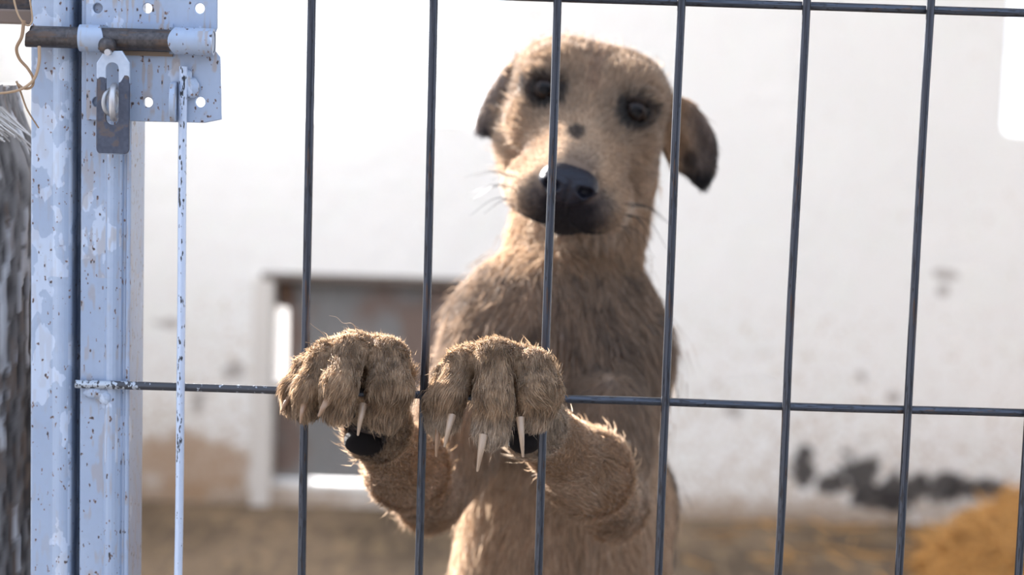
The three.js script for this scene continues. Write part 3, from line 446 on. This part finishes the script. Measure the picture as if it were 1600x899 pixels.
  for (let i = 0; i < nv; i++) { const p = [pos[i * 3], pos[i * 3 + 1], pos[i * 3 + 2]]; zones[i] = where(...p); col.set(coat(zones[i], ...p), i * 3); }
  const bg = new THREE.BufferGeometry(); bg.setAttribute('position', new THREE.Float32BufferAttribute(pos.map((v) => v / 1000), 3)); bg.setAttribute('normal', new THREE.BufferAttribute(nrm, 3)); bg.setAttribute('color', new THREE.BufferAttribute(col, 3)); bg.setIndex(index);
  mesh('body', bg, phys({ vertexColors: true, roughness: 1, specularIntensity: 0.2 }), dog);

  // --- nose, eyes, mouth, whiskers
  const headMesh = (name, g, m, parent = dog) => { const p = g.attributes.position; for (let i = 0; i < p.count; i++) { const q = fromHead(p.getX(i), p.getY(i), p.getZ(i)); p.setXYZ(i, q[0] / 1000, q[1] / 1000, q[2] / 1000); } g.computeVertexNormals(); return mesh(name, g, m, parent); };
  {
    const g = new THREE.SphereGeometry(1, 96, 64), p = g.attributes.position, leather = phys({ color: rgb(0.016, 0.017, 0.026), roughness: 0.28, clearcoat: 0.2, clearcoatRoughness: 0.15, specularIntensity: 0.3, bumpMap: sized(texture(256, 256, (u, v) => { const n = noise3(u * 60, v * 40, 3) * 0.6 + 0.4 * noise3(u * 120, v * 80, 5); return [n, n, n]; }, true), 1), bumpScale: 0.0004 });
    for (let i = 0; i < p.count; i++) {
      let x = p.getX(i), y = p.getY(i), z = p.getZ(i); const sq = (v, e) => Math.sign(v) * Math.abs(v) ** e; let X = sq(x, 0.85) * 15 * (y > 0 ? 1 - 0.05 * y : 1 + 0.38 * y), Y = sq(y, 0.9) * 11, Z = sq(z, 0.85) * 10;
      for (const s of [-1, 1]) { const d = Math.hypot((X - s * 8.2) / 3.9, (Y + 1.8 - 0.16 * Math.abs(X - s * 8.2)) / 2.7); if (z > -0.2) { Z -= 5.0 * sstep(1.15, 0.45, d); Z += 1.1 * sstep(2.1, 1.2, d) * sstep(1.0, 1.3, d); } const slit = Math.hypot((X - s * 13) / 4.6, (Y + 4.6) / 1.3); Z -= 3.2 * sstep(1.1, 0.3, slit); }
      Z -= 1.8 * sstep(1.5, 0.2, Math.abs(X)) * sstep(4, -4, Y); p.setXYZ(i, X - 2.5, Y * 0.95 - 41.5, Z + 50);
    }
    headMesh('nose', g, leather);
    const lip = phys({ color: rgb(0.012, 0.011, 0.014), roughness: 0.6, specularIntensity: 0.3 });
    headMesh('mouth_line', tube([[-27, -55, 16], [-22, -61, 29], [-12, -62.6, 38.5], [-4, -60, 43.5], [0, -57, 46], [4, -60, 43.5], [12, -62.6, 38.5], [22, -61, 29], [27, -55, 16]], 1.3, 60, 8), lip);
    headMesh('lip_groove', tube([[-1.5, -49, 54], [-0.5, -54, 50.0], [0, -58, 45.5]], 1.0, 12, 6), lip);
    const eyeTex = texture(512, 512, (u, v) => { const r = Math.hypot(u - 0.5, v - 0.5) * 2, a = Math.atan2(v - 0.5, u - 0.5); if (r < 0.33) return [0.003, 0.003, 0.004]; if (r < 0.70) { const n = noise3(Math.cos(a) * 12, Math.sin(a) * 12, r * 3); return mix3([0.010, 0.006, 0.005], [0.03, 0.016, 0.010], n * sstep(0.70, 0.4, r)); } return mix3([0.006, 0.005, 0.006], [0.02, 0.018, 0.018], sstep(0.74, 1, r)); });
    eyes.forEach((e) => { const g = new THREE.SphereGeometry(9.5, 48, 32), p = g.attributes.position, uv = g.attributes.uv; for (let i = 0; i < p.count; i++) { const x = p.getX(i), y = p.getY(i), z = p.getZ(i); uv.setXY(i, 0.5 + x / 19 * 1.1, 0.5 + y / 19 * 1.1); const r = Math.hypot(x, y); p.setXYZ(i, x + e[0], y + e[1], z + e[2] + (z > 0 ? 1.1 * sstep(6.5, 3.5, r) : 0)); } headMesh('eye', g, phys({ map: eyeTex, roughness: 0.05, specularIntensity: 0.45 })); });
    const wh = std({ color: rgb(0.03, 0.026, 0.026), roughness: 0.5 });
    for (const s of [-1, 1]) for (let i = 0; i < 8; i++) {
      const row = i % 3, k = Math.floor(i / 3), b0 = -46 - row * 5.5 - k, c0 = 36 - k * 7 - row * 1.5, a0 = s * (24.5 - row * 1.2 + k * 1.3), l = 15 + 9 * rnd() + k * 3, dn = -0.12 - row * 0.16 - 0.15 * rnd();
      headMesh('whisker', tube([[a0, b0, c0], [a0 + s * l * 0.5, b0 + l * 0.10 - row, c0 + l * 0.05], [a0 + s * l, b0 + dn * l, c0 - l * 0.15]], 0.28, 12, 5, 0.8), wh);
    }
  }
  // --- claws and pads
  const horn = phys({ color: rgb(0.34, 0.20, 0.115), roughness: 0.4, clearcoat: 0.3, clearcoatRoughness: 0.3, transmission: 0.15 }), hornPale = phys({ color: rgb(0.44, 0.31, 0.21), roughness: 0.4, clearcoat: 0.3, clearcoatRoughness: 0.3, transmission: 0.15 }), padSkin = phys({ color: rgb(0.022, 0.018, 0.019), roughness: 0.7, specularIntensity: 0.3, bumpMap: sized(bumpTex, 0.03), bumpScale: 0.0006 });
  const mm = (pts) => pts.map((q) => q.map((c) => c / 1000));
  const claw = (b, t, r, m) => { t = t.map((c, i) => b[i] + (c - b[i]) * 0.88); const mid = [(b[0] + t[0]) / 2, (b[1] + t[1]) / 2 + 0.5, (b[2] + t[2]) / 2 + 2.0]; const n = mesh('claw', tube(mm([b, mid, t]), r / 1000, 18, 12, 0.72), m, dog); const tip = new THREE.SphereGeometry(r * 0.28 / 1000, 10, 8); tip.translate(...t.map((c) => c / 1000)); n.geometry = mergeGeometries([n.geometry, tip]); };
  claw([-87.6, 707, 21], [-90.6, 701.5, 24], 1.3, horn); claw([-80.5, 706.5, 30], [-81.6, 698.8, 34], 1.5, horn); claw([-70.5, 709.5, 36.5], [-74.0, 703.5, 42], 1.9, horn); claw([-57.4, 706.5, 27], [-59.2, 693.6, 32], 1.7, hornPale); claw([-44.0, 704, 4], [-42.6, 698, 8], 2.0, padSkin);
  claw([-27.6, 698.5, 18], [-28.4, 683.5, 21], 1.6, horn); claw([-22.2, 703.5, 28], [-25.0, 690, 32], 1.7, hornPale); claw([-9.4, 697, 33], [-11.6, 681, 35], 1.8, hornPale); claw([4.8, 703.5, 28.5], [6.6, 686.5, 32], 1.7, hornPale);
  const pad = (c, r) => { const g = new THREE.SphereGeometry(1, 32, 24); g.scale(...r.map((q) => q / 1000)); g.translate(...c.map((q) => q / 1000)); mesh('paw_pad', g, padSkin, dog); };
  pad([-60.5, 681.5, -23], [8.6, 6.0, 7]); pad([7.2, 684.5, -20], [7.2, 5.6, 7]);
  pad([-67.6, 702.0, 24], [7.0, 3.8, 7]); pad([-79.4, 701.4, 20], [5.0, 3.6, 6]); pad([-49.4, 699.0, 17], [7.6, 4.6, 7]); pad([-6.6, 692.6, 19], [6.6, 4, 7]); pad([9.6, 699, 16], [6.6, 4, 7]);

  // two long loose hairs curling off the knuckles
  mesh('stray_hair', tube(mm([[-61, 733, 14], [-63.5, 737.2, 16], [-67, 737.6, 18], [-69.5, 739.8, 18], [-72.5, 740.4, 18]]), 0.00022, 30, 5, 0.6), hornPale, dog);
  mesh('stray_hair', tube(mm([[-73, 729.5, 14], [-75.5, 733.2, 16], [-78.5, 735.6, 17], [-80.2, 737.0, 17]]), 0.00022, 20, 5, 0.6), hornPale, dog);

  // --- the coat: single hairs grown on the body
  {
    const P = [], Nn = [], C = [], I = [], nt = index.length / 3; let acc = 0;
    const flows = { trunk, arm: arms };
    const toeShapes = paws.map((p) => [...p.heel.slice(0, 1), ...p.toes.flat()]);
    const style = { paw: [4.2, 4.4, 0.16, 0.30], head: [1.9, 4.6, 0.20, 0.26], earL: [1.6, 4.0, 0.2, 0.22], earR: [1.6, 4.0, 0.2, 0.22], arm: [1.8, 7.2, 0.19, 0.21], trunk: [0.75, 13, 0.30, 0.30] };   // hairs per mm2, length, half width, lift
    const padAt = [[-60.5, 681.5, -23, 7.4], [7.2, 684.5, -20, 6.4]];
    for (let t = 0; t < nt; t++) {
      const ia = index[t * 3], ib = index[t * 3 + 1], ic = index[t * 3 + 2], A = [pos[ia * 3], pos[ia * 3 + 1], pos[ia * 3 + 2]], Bv = [pos[ib * 3], pos[ib * 3 + 1], pos[ib * 3 + 2]], Cv = [pos[ic * 3], pos[ic * 3 + 1], pos[ic * 3 + 2]];
      const e1 = [Bv[0] - A[0], Bv[1] - A[1], Bv[2] - A[2]], e2 = [Cv[0] - A[0], Cv[1] - A[1], Cv[2] - A[2]], area = 0.5 * Math.hypot(e1[1] * e2[2] - e1[2] * e2[1], e1[2] * e2[0] - e1[0] * e2[2], e1[0] * e2[1] - e1[1] * e2[0]);
      const zone = zones[ia], s = style[zone]; let dens = s[0]; if (A[1] < 540) dens = 0.05; else if (A[2] < -275 && zone === 'trunk') dens *= 0.4; else if (zone === 'head' && A[2] < -275) dens *= 0.5;
      acc += area * dens;
      while (acc > 1) {
        acc -= 1; let u = rnd(), v = rnd(); if (u + v > 1) { u = 1 - u; v = 1 - v; }
        const p = [A[0] + e1[0] * u + e2[0] * v, A[1] + e1[1] * u + e2[1] * v, A[2] + e1[2] * u + e2[2] * v], w = 1 - u - v;
        const n = [0, 1, 2].map((q) => nrm[ia * 3 + q] * w + nrm[ib * 3 + q] * u + nrm[ic * 3 + q] * v);
        let len = s[1], f = [0, -1, 0], lift = s[3], wid = s[2];
        if (zone === 'head') {
          const [a, b, c] = toHead(...p); if (eyes.some((e) => Math.hypot(a - e[0], b - e[1], c - e[2]) < 10.4 && c > e[2] - 1 && b < 4.5)) continue; if (Math.hypot((a + 2.5) / 15, (b + 41.5) / 11.5) < 1 && c > 40) continue;
          const q = [a * 1.0, b + 40, c - 62], g = [q[0] * hc + q[1] * hs, -q[0] * hs + q[1] * hc, q[2]], l = Math.hypot(...g); f = g.map((x) => x / l); const k = sstep(60, -20, c); len = lerp(2.0, 6.5, k); if (b < -45 && c < 20) len = 8; wid = lerp(0.14, 0.24, k);
        } else if (zone === 'paw') {
          if (padAt.some((q) => Math.hypot(p[0] - q[0], p[1] - q[1], p[2] - q[2]) < q[3])) continue;
          const list = toeShapes[p[0] < -34 ? 0 : 1]; let best = 1e9; for (const sh of list) { const d = sh.d(...p); if (d < best) { best = d; f = sh.flow; } } len *= 0.8 + 0.6 * sstep(0, -25, p[2]); if (p[2] > -4) { const free = field(p[0] + n[0] * 3.5, p[1] + n[1] * 3.5, p[2] + n[2] * 3.5); len *= lerp(0.25, 1, sstep(0.2, 3.2, free)); }
        } else if (zone === 'earL' || zone === 'earR') f = [0, -1, 0]; else {
          let W = 0; f = [0, 0, 0]; for (const sh of flows[zone]) { const k = Math.exp(-Math.max(sh.d(...p), 0) / 6) * (sh.flow ? 1 : 0); if (k > 1e-4) { W += k; f = f.map((x, q) => x + k * sh.flow[q]); } } if (zone === 'arm') len = lerp(9, 6, sstep(-140, -30, p[2])); if (zone === 'trunk' && (p[1] < 640 || p[1] > 712)) len = 8.5;
        }
        const cl = zone === 'paw' ? 0.16 : 0.07, tw = [noise3(p[0] * cl, p[1] * cl, p[2] * cl) - 0.5, noise3(p[0] * cl + 50, p[1] * cl, p[2] * cl) - 0.5, noise3(p[0] * cl, p[1] * cl + 50, p[2] * cl) - 0.5];
        f = f.map((x, q) => x + 0.9 * tw[q] + 0.34 * (rnd() - 0.5)); const fn = f[0] * n[0] + f[1] * n[1] + f[2] * n[2]; f = f.map((x, q) => x - n[q] * fn); const fl = Math.hypot(...f) || 1; f = f.map((x) => x / fl);
        len *= 0.6 + 0.8 * rnd(); lift *= 0.5 + rnd() * 1.1; if (rnd() < 0.03) { lift *= 2; len *= 1.25; }
        const sd = [f[1] * n[2] - f[2] * n[1], f[2] * n[0] - f[0] * n[2], f[0] * n[1] - f[1] * n[0]], an = (rnd() - 0.5) * 2.6, ca = Math.cos(an), sa = Math.sin(an), wv = sd.map((x, q) => (x * ca + n[q] * sa) * wid);
        const l1 = lift * 1.25, b0 = p.map((x, q) => x - n[q] * 0.3), m1 = p.map((x, q) => x + len * 0.5 * (f[q] * (1 - l1 * 0.5) + n[q] * l1)), t1 = p.map((x, q) => x + len * (f[q] + n[q] * lift * 0.8) - (q === 1 ? len * 0.06 : 0));
        const base = P.length / 3, put = (q, k) => { P.push((q[0] + wv[0] * k) / 1000, (q[1] + wv[1] * k) / 1000, (q[2] + wv[2] * k) / 1000); Nn.push(n[0], n[1], n[2]); };
        put(b0, 1); put(b0, -1); put(m1, 0.85); put(m1, -0.85); put(t1, 0);
        const c = coat(zone, ...p), g = 0.62 + 0.78 * rnd(); for (let q = 0; q < 5; q++) C.push(c[0] * g, c[1] * g, c[2] * g);
        const e = [m1[0] - b0[0], m1[1] - b0[1], m1[2] - b0[2]], out = (e[1] * wv[2] - e[2] * wv[1]) * n[0] + (e[2] * wv[0] - e[0] * wv[2]) * n[1] + (e[0] * wv[1] - e[1] * wv[0]) * n[2] > 0; if (out) I.push(base, base + 2, base + 1, base + 1, base + 2, base + 3, base + 2, base + 4, base + 3); else I.push(base, base + 1, base + 2, base + 1, base + 3, base + 2, base + 2, base + 3, base + 4);
      }
    }
    const g = new THREE.BufferGeometry(); g.setAttribute('position', new THREE.Float32BufferAttribute(P, 3)); g.setAttribute('color', new THREE.Float32BufferAttribute(C, 3)); g.setIndex(I);
    const m = mesh('fur', g, phys({ vertexColors: true, roughness: 0.95, transmission: 0.55, thickness: 0, side: THREE.DoubleSide, specularIntensity: 0.5 }), dog); m.userData.kind = 'stuff';
    console.log('body vertices', nv, 'hairs', P.length / 15);
  }
}
renderer.render(scene, camera);
